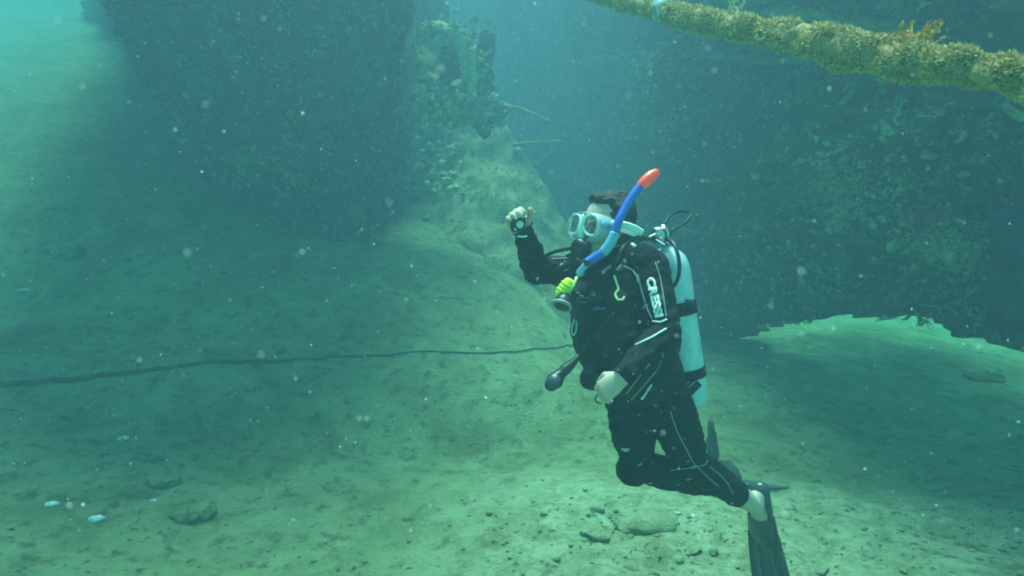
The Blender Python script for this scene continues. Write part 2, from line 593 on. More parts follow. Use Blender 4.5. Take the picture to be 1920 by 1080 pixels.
# right hull section: runs from far in the gap to close on the right, undercut at the near end
RW = empty("wreck_hull", (3.0, 7.4, 0), "coral patched hull wall with a ragged undercut edge above bright sand", "shipwreck")


def rz0(u):
    return float(np.interp(u, [0, .53, .62, .72, .80, .855, .895, .935, 1], [-.2, -.2, .26, .70, .84, .80, .66, .55, .5])) + .10 * noise.fractal(Vector((u * 26, 3, 0)), 1., 2., 5) + .05 * noise.noise(Vector((u * 170, 7, 0)))


def rhole(u, v):
    n = .05 * noise.noise(Vector((u * 18, v * 18, 2)))
    return (.83 + n * .5 < u < .915 + n * .6 and .40 + n < v < .53 + n * .8)


rw, rg, rk = surface("hull_side", [(-1.6, 15.0), (-.3, 13.6), (.9, 12.3), (2.27, 10), (3.05, 7.6), (3.45, 6.1), (3.75, 5.0), (3.95, 4.1), (4.05, 3.3)], 260, 80,
                     rz0, lambda u: 6.1 - 1.0 * u, M['hull'], RW, amp=.30, ledge=.42, hole=rhole,
                     lean=lambda u, v: 1.75 * max(0, v - .08) ** 1.15 * min(1, max(.25, u * 2 - .4)), seed=9.)
growth("weed_growth", rg, rk, 14000, .032, M['weed'], RW, dens=lambda p: patchy(p, 1.1))


shade_slab = MB()  # unseen slab behind the hull top, added to shade the sand below
dn = len(rg); q0 = []
for i in range(int(dn * .50), dn, 3):
    p, nr = rg[i][-1]
    q0.append((p - nr * .10, p - nr * (4.0 + .35 * noise.noise(p * 2))))
vv = [x for a, b in q0 for x in (a, b, b - Vector((0, 0, .12)), a - Vector((0, 0, .12)))]
ff = [(4 * i + a, 4 * i + 4 + a, 4 * i + 4 + (a + 1) % 4, 4 * i + (a + 1) % 4) for i in range(len(q0) - 1) for a in range(4)] + [(0, 1, 2, 3), tuple(4 * len(q0) - 4 + a for a in (3, 2, 1, 0))]
shade_slab.add(vv, ff).build("shade_slab", M['iron'], RW, smooth=False)


def on_wall(px, py, grid_bvh, off=0.02):
    o = Vector((0, 0, CAM_Z)); d = ray(px, py)
    h = grid_bvh.ray_cast(o, d)
    return (h[0] - d * off, h[1]) if h[0] is not None else (None, None)


def bvh(*objs):
    v, f = [], []
    for o in objs:
        k = len(v)
        v += [o.matrix_world @ p.co for p in o.data.vertices]
        f += [tuple(i + k for i in p.vertices) for p in o.data.polygons]
    return BVHTree.FromPolygons(v, f)


bpy.context.view_layer.update()
BR, BL = bvh(rw), bvh(lw)

# ledges and stringers on the right wall
for pix, r in (([(1120, 112), (1220, 100), (1330, 104), (1430, 112), (1520, 108)], .05), ([(1285, 326), (1325, 338), (1395, 328)], .03),
               ([(1225, 425), (1290, 432), (1370, 446)], .035), ([(1330, 40), (1450, 22), (1600, 40), (1740, 62)], .05)):
    pts = [p for p in (on_wall(x, y, BR, .02)[0] for x, y in pix) if p]
    if len(pts) > 2:
        c = catmull(pts, 6)
        MB().loft(c, [r * (1 + .35 * noise.noise(q * 3)) for q in c], n=12).build("stringer", M['plate'], RW)
        for vt in RW.children[-1].data.vertices: vt.co += Vector(noise.noise_vector(vt.co * 6)) * .05 + Vector(noise.noise_vector(vt.co * 19)) * .03
a, b, c, d = P(1560, -90, 7.6), P(2150, -90, 5.2), P(2150, 330, 5.4), P(1560, 330, 7.8)
nr = Vector((.5, .8, 0))
MB().add([a, b, c, d] + [p + nr * .1 for p in (a, b, c, d)], [(0, 1, 2, 3), (7, 6, 5, 4), (0, 4, 5, 1), (1, 5, 6, 2), (2, 6, 7, 3), (3, 7, 4, 0)]).build("inner_bulkhead", M['plate'], RW, smooth=False)
# bars standing in the broken opening
for x in (1772, 1838, 1884):
    a, b = on_wall(x, 100, BR, -.1)[0], on_wall(x + 6, 265, BR, -.1)[0]
    if a and b:
        MB().loft([a, a.lerp(b, .5) + Vector((.02, 0, 0)), b], [.05, .04, .06], n=8).build("frame_rib", M['iron'], RW)

# fallen plate: bright silted slope in the gap, its right edge falling from upper left to the diver's hand
SP = empty("fallen_plate", (-.6, 9.0, 0), "sunlit silted hull plate sloping down behind the diver's raised hand", "wreck plate")
ridge = [P(1230, 760, 6.9), P(1150, 570, 8.0), P(1075, 430, 8.8), P(1010, 330, 9.1), P(950, 235, 9.4), P(890, 120, 9.7), P(835, 0, 10.0), P(800, -90, 10.2)]
foot = [P(1080, 800, 6.0), P(930, 810, 6.0), P(790, 775, 6.4), P(690, 730, 7.3), P(640, 620, 8.9), P(620, 450, 9.6), P(630, 240, 9.8), P(650, 40, 9.8), P(660, -60, 10.0)]
ridge, foot = catmull(ridge, 14), catmull(foot, 14)
v, f = [], []
NU, NV = len(ridge), 70
for i in range(NU):
    for j in range(NV + 1):
        q = foot[i].lerp(ridge[i], j / NV)
        d = .17 * noise.fractal(q * 1.3, 1., 2., 5) + .05 * noise.fractal(q * 5, 1., 2., 4) + .05 * abs(noise.noise(q * 2.3))
        v.append(q + Vector((-.1, -.5, .85)) * (d + .18 * math.sin(math.pi * j / NV)))
n0 = len(v)
v += [Vector(p) + Vector((0, .1, -.22)) for p in v]
W = NV + 1
for i in range(NU - 1):
    for j in range(NV):
        a, b, c, d = i * W + j, (i + 1) * W + j, (i + 1) * W + j + 1, i * W + j + 1
        f += [(a, b, c, d), (d + n0, c + n0, b + n0, a + n0)]
for i in range(NU - 1):
    f += [(i * W, i * W + n0, (i + 1) * W + n0, (i + 1) * W), (i * W + NV, (i + 1) * W + NV, (i + 1) * W + NV + n0, i * W + NV + n0)]
for j in range(NV):
    for i in (0, NU - 1):
        f.append((i * W + j, i * W + j + 1, i * W + j + 1 + n0, i * W + j + n0))
sp = MB().add(v, f).build("plate", M['plate'], SP)
spg = [[(Vector(v[i * W + j]), Vector((-.1, -.5, .85))) for j in range(W)] for i in range(NU)]
growth("weed_growth", spg, {(i, j): True for i in range(NU) for j in range(NV)}, 1500, .026, M['weed2'], SP, dens=lambda p: patchy(p, 1.3, .1))

# encrusted superstructure on the plate
SS = empty("deck_structure", P(860, 260, 7.9), "broken encrusted deck fitting with a dark opening and upright post", "wreck fitting")
D0 = 7.9


def rough(name, pix, ra, rb, m, amp=.04, d=D0):
    """fouled iron bar: squarish section, lumpy skin"""
    c = catmull([P(x, y, d + (z[0] if z else 0)) for x, y, *z in pix], 14)
    o = MB().loft(c, interp(ra, len(c)), interp(rb, len(c)), Vector((1, 0, 0)) if abs(c[0].z - c[-1].z) > abs(c[0].x - c[-1].x) else Vector((0, 0, 1)), 26).build(name, M[m], SS)
    for vt in o.data.vertices:
        q = vt.co
        vt.co = q + Vector(noise.noise_vector(q * 5)) * amp * 1.4 + Vector(noise.noise_vector(q * 13)) * amp + Vector(noise.noise_vector(q * 34)) * amp * .5
    return o


rough("post", [(912, 72), (907, 150), (905, 232)], [.07, .11, .15], [.10, .12, .14], 'hull')
rough("post", [(888, 100, -.1), (887, 160, -.1), (884, 215, -.1)], [.035, .05, .06], [.05, .05, .05], 'crust', .03)
rough("ledge", [(770, 180), (825, 212, -.1), (880, 218, -.1), (945, 205)], [.06, .10, .11, .06], [.12, .16, .16, .10], 'plate')
rough("coaming", [(792, 62, .1), (835, 58), (868, 85), (880, 130, .05), (893, 178, .1)], [.06, .08, .08, .07, .06], [.09, .09, .08, .08, .07], 'crust')
rough("torn_plate", [(788, 80, .55), (803, 135, .15), (820, 188, -.22)], [.07, .13, .10], [.03, .04, .04], 'plate', .05)
rough("torn_plate", [(868, 132, .35), (872, 165, .08), (868, 196, -.22)], [.10, .15, .13], [.03, .04, .04], 'plate', .05)
rough("broken_web", [(846, 92, .3), (838, 130, .28), (842, 175, .25)], [.10, .14, .09], [.03, .03, .03], 'iron', .05)
lumps("crust_growth", [(P(rng.uniform(770, 940), 203 + rng.normal(0, 16), D0 - .17 - rng.uniform(0, .08)), rng.uniform(.012, .034)) for _ in range(170)]
      + [(P(rng.uniform(785, 860), 62 + rng.normal(0, 10), D0 - .1), rng.uniform(.012, .03)) for _ in range(60)]
      + [(P(820 + rng.normal(0, 14), rng.uniform(165, 240), D0 - .16), rng.uniform(.012, .035)) for _ in range(60)]
      + [(P(905 + rng.normal(0, 10), rng.uniform(90, 250), D0 - .15), rng.uniform(.010, .028)) for _ in range(50)], M['crust'], SS, "stuff")
v, f = [], []
for _ in range(200):
    tuft(v, f, P(rng.uniform(765, 945), 210 + rng.normal(0, 14), D0 - .2), Vector((-.2, -.6, .7)), .05 * rng.uniform(.6, 1.5), 6, .3, .4)
for _ in range(90):
    tuft(v, f, P(rng.uniform(785, 930), 75 + rng.normal(0, 22), D0 - .05), Vector((-.2, -.6, .7)), .045 * rng.uniform(.6, 1.5), 6, .3, .4)
mb = MB(); mb.v = [tuple(p) for p in v]; mb.f = f
tag(mb.build("weed_growth", M['weed2'], SS, smooth=False), kind="stuff")

BP = bvh(sp)
CR = lumps("coral_crust", [(on_wall(805 + rng.normal(0, 34), 300 + rng.normal(0, 32), BP, .02)[0], rng.uniform(.02, .055)) for _ in range(120)], M['crust'])
tag(CR, "knobbly pale coral crust below the broken deck fitting", "coral", kind="stuff")

# thin broken frame of bars in the gap
bf = empty("bent_frame", P(1010, 290, 9.3), "thin bent frame of bars leaning in the gap above the diver", "wreck debris")
for pts in ([(962, 272), (1000, 268), (1052, 266)], [(1050, 266), (1030, 290), (1005, 312)], [(955, 200), (985, 208), (1030, 228)], [(965, 285), (990, 300), (1008, 312)]):
    MB().loft(catmull([P(x, y, 9.2) for x, y in pts], 6), .028, n=8).build("bar", M['plate'], bf)


# corals on the right wall
def coral_patch(name, cx, cy, sx, sy, n, size, m, label, cat, nbl=7):
    v, f = [], []
    for _ in range(n):
        p, nr = on_wall(cx + rng.normal(0, sx), cy + rng.normal(0, sy), BR, .02)
        if p: tuft(v, f, p, Vector((-.5, -.6, .5)), size * rng.uniform(.6, 1.3), nbl, .3, .3)
    o = MB(); o.v = [tuple(p) for p in v]; o.f = f
    return tag(o.build(name, m, None, smooth=False), label, cat)


coral_patch("soft_coral", 1560, 365, 48, 28, 520, .030, M['coral'], "pale bushy coral in the middle of the hull wall right of the diver", "coral")
coral_patch("soft_coral", 1780, 470, 56, 26, 420, .028, M['coral'], "scattered pale coral low on the hull near its undercut edge", "coral")
coral_patch("soft_coral", 1390, 560, 44, 34, 300, .034, M['weed'], "green weedy coral at the hull foot beside the diver's tank", "coral")
kn = []
for cx, cy, sx, sy, n in ((1560, 350, 60, 40, 130), (1790, 470, 70, 40, 150), (1690, 300, 120, 60, 90), (1500, 480, 90, 60, 90), (1240, 108, 90, 10, 60), (1400, 520, 60, 60, 60), (1250, 200, 120, 60, 50)):
    for _ in range(n):
        p = on_wall(cx + rng.normal(0, sx), cy + rng.normal(0, sy), BR, .01)[0]
        if p: kn.append((p, float(rng.lognormal(math.log(.016), .5))))
tag(lumps("wall_crust", kn, M['crust'], RW), kind="stuff")
rs = lumps("red_sponge", [(on_wall(1740 + rng.normal(0, 26), 400 + rng.normal(0, 11), BR, .01)[0], rng.uniform(.02, .05)) for _ in range(60)], M['red'])
tag(rs, "dull red sponge patch on the hull wall", "sponge", kind="stuff")
pa, pb = P(1935, 350, 4.2), P(1905, 590, 4.15)
bs = MB().loft(catmull([pa + Vector((.05, 0, .1)), pa.lerp(pb, .3), pa.lerp(pb, .7), pb], 8), interp([.10, .15, .17, .12], 25), n=40).build("sponge_column", M['blue'])
for vt in bs.data.vertices: vt.co += Vector(noise.noise_vector(vt.co * 6)) * .10 + Vector(noise.noise_vector(vt.co * 17)) * .05 + Vector(noise.noise_vector(vt.co * 45)) * .02
tag(bs, "dark blue column of sponge at the photo's right edge", "sponge")

# ------------------------------------------------------------------ encrusted rope, upper right
RP = empty("encrusted_rope", P(1600, 100, 2.1), "thick ochre rope furred with algae slanting across the upper right", "rope")
rpix = [(1060, -34, 4.3), (1140, -8, 3.7), (1240, 20, 3.2), (1340, 42, 2.8), (1480, 68, 2.4), (1620, 98, 2.1), (1760, 119, 1.85), (1900, 139, 1.66), (2060, 168, 1.48)]
rc = catmull([P(*p) for p in rpix], 30)
rr = [.041 + .006 * noise.noise(q * 6) for q in rc]
core = MB().loft(rc, rr, n=28).build("rope_core", M['rope'], RP)
for vt in core.data.vertices:
    vt.co += Vector(noise.noise_vector(vt.co * 20)) * .009 + Vector(noise.noise_vector(vt.co * 55)) * .008
v, f = [], []
for _ in range(32000):
    k = rng.uniform(0, len(rc) - 1.01); i = int(k)
    q = rc[i].lerp(rc[i + 1], k - i)
    t_ = (rc[i + 1] - rc[i]).normalized()
    a = rng.uniform(0, 2 * math.pi)
    s_ = t_.cross(Vector((0, 0, 1))).normalized(); w_ = s_.cross(t_)
    nr = s_ * math.cos(a) + w_ * math.sin(a)
    cl = noise.noise(q * 11 + nr * .9)
    size = .009 + .013 * max(0, cl + .3)
    tuft(v, f, q + nr * (rr[i] * .97 + .012 * cl), nr * .7 + t_ * .7 + Vector((0, 0, -.2)), size * 1.1, 4, .13, .9)
mb = MB(); mb.v = [tuple(p) for p in v]; mb.f = f
tag(mb.build("algae_turf", M['turf'], RP, smooth=False), kind="stuff")
nb = MB().ell(P(1243, 18, 3.15), (.055, .05, .058), None, 20, 14).build("white_sponge", M['shell'])
for vt in nb.data.vertices: vt.co += Vector(noise.noise_vector(vt.co * 30)) * .008
tag(nb, "round white sponge knob gripping the far part of the rope", "sponge")


def sprig(cx, cy, d, h, m, label, n):
    v, f = [], []
    b0 = P(cx, cy, d)
    mb = MB()
    for _ in range(n):
        q = [b0 + Vector(rng.normal(0, h * .10, 3))]
        dr = Vector((rng.normal(0, .55), rng.normal(0, .4), 1)).normalized()
        for k in range(4):
            dr = (dr + Vector(rng.normal(0, .35, 3))).normalized()
            q.append(q[-1] + dr * h * .24)
            tuft(v, f, q[-1], dr, h * .15, 4, .4, .3)
        mb.loft(q, [h * .05, h * .045, h * .04, h * .03, h * .02], n=6)
    mb.add(v, f)
    return tag(mb.build("coral_sprig", m, None, smooth=False), label, "coral")


sprig(1712, 98, 1.93, .088, M['orange'], "orange branching coral sprig standing up from the rope", 9)
sprig(1738, 92, 1.90, .06, M['orange'], "smaller orange coral tuft just beside the tall orange sprig", 6)
sprig(1376, 34, 2.72, .075, M['coral'], "small pale sprig sprouting on the far half of the rope", 5)

# ------------------------------------------------------------------ diver
C0 = Vector((0, 0, CAM_Z))
fb = Vector((-.906, -.423, 0))                 # chest faces left and a little to the viewer
lb = Vector((.423, -.906, 0))                  # diver's left, the near side
J = dict(
    pelvis=P(1215, 738, 2.62), waist=P(1190, 650, 2.60), chest=P(1172, 555, 2.59), neck=P(1163, 478, 2.62),
    Ls=P(1204, 492, 2.47), Le=P(1250, 622, 2.36), Lw=P(1168, 706, 2.24),
    Rs=P(1118, 508, 2.80), Re=P(1004, 507, 2.70), Rw=P(984, 440, 2.52),
    Lh=P(1245, 748, 2.56), Lk=P(1298, 868, 2.70), La=P(1417, 950, 2.88),
    Rh=P(1182, 748, 2.72), Rk=P(1196, 872, 2.62), Ra=P(1340, 914, 2.93))
ub = (J['neck'] - J['pelvis']).normalized()
B = MB()
# trunk (half width across, half depth front-back)
tr_pts = catmull([J['pelvis'] - ub * .06, J['pelvis'] + ub * .02, J['waist'], J['chest'], J['neck'] - ub * .05, J['neck'] + ub * .03], 5)
B.loft(tr_pts, interp([.13, .165, .145, .165, .13, .055], len(tr_pts)), interp([.09, .118, .100, .115, .085, .055], len(tr_pts)), lb, 24)
B.loft([J['Rs'], J['neck'] - ub * .06, J['Ls']], [.062, .085, .062], n=16)
hd_f = Vector((-.79, -.58, .16)).normalized()
hd_l = Vector((0, 0, 1)).cross(hd_f).normalized()
hd_u = hd_f.cross(hd_l)
HR = Matrix((hd_f, hd_l, hd_u)).transposed()
HC = P(1135, 424, 2.585)
B.loft([J['neck'] - ub * .03, J['neck'].lerp(HC, .5), HC - hd_u * .03 - hd_f * .02], [.062, .056, .06], n=16)


def H(x, y, z): return HC + HR @ Vector((x, y, z))


B.ell(H(-.012, 0, .026), (.098, .078, .092), HR, 24, 16)          # skull
B.ell(H(.030, 0, -.045), (.062, .062, .078), HR, 20, 14)          # face
B.ell(H(.052, 0, -.098), (.030, .034, .024), HR)                  # chin
B.loft([H(.082, 0, .006), H(.094, 0, -.034), H(.090, 0, -.046)], [.008, .012, .011], n=10)      # nose
B.ell(H(.085, 0, -.070), (.012, .026, .008), HR); B.ell(H(.084, 0, -.081), (.011, .022, .008), HR)   # lips
for s in (1, -1):
    B.ell(H(.052, s * .040, -.035), (.024, .022, .022), HR)       # cheek
    B.ell(H(.078, s * .032, .014), (.016, .028, .010), HR)        # brow
    B.ell(H(-.008, s * .078, -.018), (.018, .009, .030), HR)      # ear
# arms and legs


def limb(a, b, c, r, bulge_ab=None, bulge_bc=None):
    pts = [a, a.lerp(b, .35), a.lerp(b, .7), b, b.lerp(c, .3), b.lerp(c, .65), c]
    B.loft(pts, r, n=18)


limb(J['Ls'], J['Le'], J['Lw'], [.060, .058, .052, .047, .048, .040, .030])
limb(J['Rs'], J['Re'], J['Rw'], [.062, .058, .053, .049, .049, .043, .033])
limb(J['Lh'], J['Lk'], J['La'], [.096, .091, .076, .060, .061, .050, .035])
limb(J['Rh'], J['Rk'], J['Ra'], [.096, .091, .076, .060, .061, .050, .035])
B.ell(J['Lk'] + Vector((-.02, -.01, -.01)), (.058, .055, .06)); B.ell(J['Rk'] + Vector((-.02, -.01, -.01)), (.060, .058, .062))


def hand(w, a, n, curl, thumb_side, spread=1.0, sc=1.0, tcurl=.6, first=None):
    """w wrist, a towards the knuckles, n out of the back of the hand; four fingers and a thumb, curled towards -n"""
    a = a.normalized(); n = (n - a * n.dot(a)).normalized(); s = a.cross(n) * thumb_side   # s points to the thumb side
    B.loft([w - a * .03, w + a * .015, w + a * .05 * sc, w + a * .088 * sc], [.029, .031, .040 * sc, .041 * sc], [.023, .020, .017, .013], s, 16)
    for k, (o, L, r) in enumerate(((.031, .076, .0092), (.011, .086, .0096), (-.010, .080, .0092), (-.030, .062, .0082))):
        o *= spread * sc; L *= sc
        p = w + a * (.088 - abs(o) * .15) * sc + s * o
        d = a.copy(); q = [p - a * .03, p]
        cu = curl[k] if hasattr(curl, '__len__') else curl
        ax = a.cross(n)
        for j, frac in enumerate((.46, .30, .24)):
            d = Matrix.Rotation(-(first if (first is not None and j == 0) else cu), 3, ax) @ d if True else d
            q.append(q[-1] + d * L * frac)
        B.loft(q, [r * 1.1, r * 1.12, r, r * .92, r * .78], n=10)
    ax = a
    p = w + a * .028 * sc + s * .026 * sc - n * .006
    d1 = (a * .75 + s * .65 - n * .35).normalized()
    d2 = (a * .85 + s * .05 - n * tcurl).normalized()
    B.loft([w + a * .012 + s * .012, p, p + d1 * .042 * sc, p + d1 * .042 * sc + d2 * .032 * sc, p + d1 * .042 * sc + d2 * .058 * sc],
           [.014, .0145, .0115, .0105, .0085], n=10)


# near hand hangs, back to the viewer, fingers folded in
Lhand_dir = (P(1136, 738, 2.235) - J['Lw'])
hand(J['Lw'], Lhand_dir + Vector((0, .03, 0)), Vector((-.25, -.85, .50)), (.62, .66, .70, .74), 1, sc=.95)
# far hand raised, palm to the viewer, fingers closing over a camera
Rhand_dir = (P(967, 412, 2.49) - J['Rw'])
hand(J['Rw'], Rhand_dir, Vector((-.35, .90, .15)), (.75, .80, .78, .70), -1, sc=.95, tcurl=.9)
# feet
Ltoe = J['La'] + (P(1430, 1042, 2.93) - J['La']).normalized() * .135
Rtoe = J['Ra'] + (P(1474, 938, 3.42) - J['Ra']).normalized() * .135


def foot(a, toe, nup):
    d = (toe - a).normalized()
    heel = a - nup * .045 - d * .035
    B.loft([a, heel + nup * .02], [.036, .034], n=14)
    B.loft([heel, a + d * .06 - nup * .02, toe - nup * .03, toe + d * .03 - nup * .03], [.030, .040, .044, .03], [.030, .034, .022, .014], d.cross(nup), 16)


Ld = (Ltoe - J['La']).normalized()
Lup = (Vector((-.75, -.66, 0)) - Ld * Vector((-.75, -.66, 0)).dot(Ld)).normalized()        # instep faces left and near
foot(J['La'], Ltoe, Lup)
Rd = (Rtoe - J['Ra']).normalized()
Rup = ray(1440, 930).cross(Rd).normalized()
if Rup.z > 0: Rup = -Rup
foot(J['Ra'], Rtoe, Rup)

DV = empty("person", J['pelvis'] - Vector((0, 0, .95)), "scuba diver in black wetsuit hovering upright with one hand raised", "person")
body_me = remesh(B, .0046, 5, .5)
body = link("body", body_me, M['skin'], DV)

# wetsuit: the clothed part of the body, a few millimetres proud, cut clean at the hems
bm = bmesh.new(); bm.from_mesh(body_me)


def cut(co, no, centre, rad):
    no = no.normalized()
    fc = [f for f in bm.faces if (f.calc_center_median() - co).length < rad]
    geom = list({v for f in fc for v in f.verts}) + list({e for f in fc for e in f.edges}) + fc
    bmesh.ops.bisect_plane(bm, geom=geom, dist=1e-5, plane_co=co, plane_no=no)
    dead = [v for v in bm.verts if (v.co - co).dot(no) > 1e-4 and (v.co - centre).length < rad]
    bmesh.ops.delete(bm, geom=dead, context='VERTS')


ah = Lhand_dir.normalized(); cut(J['Lw'] + ah * .005, ah, J['Lw'] + ah * .07, .125)
ah = Rhand_dir.normalized(); cut(J['Rw'] + ah * .030, ah, J['Rw'] + ah * .09, .13)
cut(J['neck'].lerp(HC, .40), (HC - J['neck']) + Vector((.03, 0, .02)), HC, .15)
fl = (J['La'] - J['Lk']).normalized(); cut(J['La'] - fl * .030, fl, J['La'] + Ld * .09, .22)
fl = (J['Ra'] - J['Rk']).normalized(); cut(J['Ra'] - fl * .015, fl, J['Ra'] + Rd * .09, .24)
bm.normal_update()
for v in bm.verts:
    q = v.co
    v.co = q + v.normal * (.0055 + .004 * noise.noise(q * 14) + .0075 * noise.noise(Vector((q.x * 18 + q.z * 12, q.y * 18, q.z * 46 - q.x * 20))))
sm = bpy.data.meshes.new("wetsuit"); bm.to_mesh(sm); bm.free()
suit = link("wetsuit", sm, M['suit'], DV)

for s_e in (1, -1):
    MB().ell(H(.076, s_e * .032, -.006), (.014, .016, .009), HR, 14, 10).build('eye', M['rubber'], DV)
    MB().loft([H(.090, s_e * .014, .014), H(.088, s_e * .034, .020), H(.074, s_e * .052, .014)], .005, .004, None, 8).build('eyebrow', M['hair'], DV)
# hair
hb = MB()
hb.ell(H(-.027, 0, .043), (.097, .089, .097), HR, 24, 16)
hb.ell(H(-.085, 0, .0), (.050, .062, .070), HR, 20, 14)
hb.ell(H(-.100, .01, -.06), (.035, .04, .06), HR)
for s in (1, -1): hb.ell(H(-.022, s * .060, -.004), (.050, .036, .060), HR)
hb.ell(H(-.045, .0, .115), (.045, .05, .03), HR)
hb.ell(H(.030, .0, .098), (.050, .060, .026), HR)
hm_ = remesh(hb, .005, 4)
for v in hm_.vertices:
    q = HR.transposed() @ (v.co - HC)
    v.co += Vector(noise.noise_vector(v.co * 25)) * .007 + Vector(noise.noise_vector(Vector((v.co.x * 30, v.co.y * 90, v.co.z * 90)))) * .006
link("hair", hm_, M['hair'], DV)

# mask
MX, MZ = -.026, -.006
outl = []
NO = 40
for k in range(NO):
    a = 2 * math.pi * k / NO
    y = .086 * (abs(math.cos(a)) ** .75) * math.copysign(1, math.cos(a))
    z = .052 * (abs(math.sin(a)) ** .8) * math.copysign(1, math.sin(a))
    if math.sin(a) < -.3: z -= .016 * (1 - abs(y) / .09)       # nose pocket side
    outl.append((y, z))


def mring(x, s, dz=0, wrap=0.):
    return [H(x + MX - wrap * (y * s) ** 2, y * s, z * s - .008 + dz + MZ) for y, z in outl]


rings = [mring(.142, .86), mring(.146, .92), mring(.138, .98), mring(.115, 1.02, 0, 1.5), mring(.092, 1.06, 0, 4), mring(.072, 1.02, 0, 6.5), mring(.070, .92, 0, 6.5),
         mring(.092, .96, 0, 4), mring(.115, .93, 0, 1.5), mring(.134, .88)]
v = [p for r in rings for p in r]
f = [(i * NO + k, i * NO + (k + 1) % NO, ((i + 1) % 10) * NO + (k + 1) % NO, ((i + 1) % 10) * NO + k) for i in range(10) for k in range(NO)]
mask = MB().add(v, f).build("mask", M['silicone'], DV)
# two lens rims and lenses
for s in (1, -1):
    rim, lens = [], []
    pts = []
    for k in range(32):
        a = 2 * math.pi * k / 32
        y = .0335 * (abs(math.cos(a)) ** .7) * math.copysign(1, math.cos(a))
        z = .037 * (abs(math.sin(a)) ** .75) * math.copysign(1, math.sin(a))
        if math.sin(a) < 0: y += s * .010 * -math.sin(a)
        pts.append(H(MX + .147 - .16 * abs(y + s * .042) - .02 * abs(y), y + s * .042, z - .004 + MZ))
    c = sum(pts, Vector()) / 32
    lv = [p - hd_f * .001 for p in pts] + [p - hd_f * .004 for p in pts]
    MB().add(lv, [tuple(range(32)), tuple(range(32, 64))[::-1]] + [(k, (k + 1) % 32, 32 + (k + 1) % 32, 32 + k) for k in range(32)]).build("lens", M['glass'], mask, smooth=False)
    MB().loft(pts + pts[:1], .0052, n=8).build("lens_rim", M['frame'], mask)
MB().loft([H(MX + .146, 0, .022), H(MX + .150, 0, -.004), H(MX + .150, 0, -.026), H(MX + .142, 0, -.052)], [.008, .009, .013, .016], [.006, .007, .012, .014], hd_l, 12).build("nose_pocket", M['frame'], mask)
for s in (1, -1):
    MB().box(H(.085, s * .092, -.004), (.018, .005, .013), HR).build("strap_buckle", M['tubeclear'], mask)
st = []
for k in range(25):
    a = math.radians(-25 + 230 * k / 24)
    st.append(H(-.035 + .122 * math.sin(math.radians(60) - a) if False else -.03 + .125 * math.cos(math.radians(55 + 250 * k / 24)), .098 * math.sin(math.radians(55 + 250 * k / 24)), -.004 - .032 * (1 - abs(k - 12) / 12)))
MB().loft(st, .012, .0025, hd_u, 8).build("mask_strap", M['white'], mask)
tail = [P(1143, 421, 2.49), P(1165, 421, 2.47), P(1187, 427, 2.47), P(1204, 437, 2.49)]
MB().loft(catmull(tail, 4), .013, .003, Vector((0, .1, 1)), 8).build("mask_strap", M['white'], mask)

# snorkel
sn = [P(1100, 493, 2.44), P(1114, 484, 2.44), P(1130, 474, 2.435), P(1143, 458, 2.43), P(1152, 440, 2.43), P(1160, 415, 2.43), P(1171, 393, 2.44), P(1185, 369, 2.45), P(1203, 346, 2.46)]
sc_ = catmull(sn, 6)
SNK = MB().loft(sc_[:13], [.0175] * 13, n=16, cap=False).loft(sc_[25:], .0155, n=16, cap=False).build("snorkel", M['tube'], DV)
mid = sc_[12:26]
MB().loft(mid, [.0180 + .0014 * (k % 2) for k in range(len(mid))], n=16, cap=False).build("flex_section", M['tubeclear'], SNK)
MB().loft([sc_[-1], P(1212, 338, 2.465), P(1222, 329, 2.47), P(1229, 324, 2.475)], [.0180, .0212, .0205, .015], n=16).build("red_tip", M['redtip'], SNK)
MB().disc(P(1101, 493, 2.425), (-.3, -1, .1), [(0, .011), (.006, .012), (.007, .009)], 16).build("purge_valve", M['rubber'], SNK)
MB().loft([P(1102, 493, 2.44), P(1092, 504, 2.45), P(1088, 511, 2.46)], [.013, .012, .016], n=12).build("mouthpiece", M['tubeclear'], SNK)

# tank
T0, T1 = P(1252, 486, 2.70), P(1290, 752, 2.76)
ta = (T1 - T0).normalized()
TL = (T1 - T0).length
tk = MB().disc(T0, ta, [(-.052, .016), (-.045, .028), (-.028, .050), (-.004, .069), (.025, .078), (.06, .082), (TL - .02, .082), (TL + .0, .079), (TL + .014, .070), (TL + .016, .05)], 40).build("tank", M['tank'], DV)
MB().disc(T0 - ta * .052, -ta, [(0, .016), (.03, .016), (.034, .024), (.07, .024), (.074, .015), (.085, .012)], 18).build("valve", M['chrome'], tk)
MB().disc(T0 - ta * .100, (-.5, -.8, 0), [(-.05, .014), (-.048, .018), (.045, .018), (.05, .03), (.085, .03), (.09, .022)], 18).build("first_stage", M['chrome'], tk)
for h_, w_ in ((.195, .026), (.46, .020)):
    MB().disc(T0 + ta * h_, ta, [(-w_, .083), (-w_, .0865), (w_, .0865), (w_, .083)], 40).build("cam_band", M['vest'], tk)
bx = frame((.75, -.65, 0), -ta)
bk = MB().box(P(1290, 572, 2.645), (.012, .032, .022), frame((.9, .4, 0), -ta)).build("band_buckle", M['rubber'], tk)
lb_ = MB().box(P(1297, 728, 2.64), (.034, .012, .022), frame(P(1312, 716, 2.64) - P(1283, 745, 2.64), (0, -1, 0))).build("lower_buckle", M['vest'], tk)
for dy in (-4, 5):
    MB().loft([P(1285 + dy, 739 + dy, 2.622), P(1306 + dy * .7, 720 + dy, 2.622)], .0022, n=6).build("webbing_stripe", M['grey'], tk)

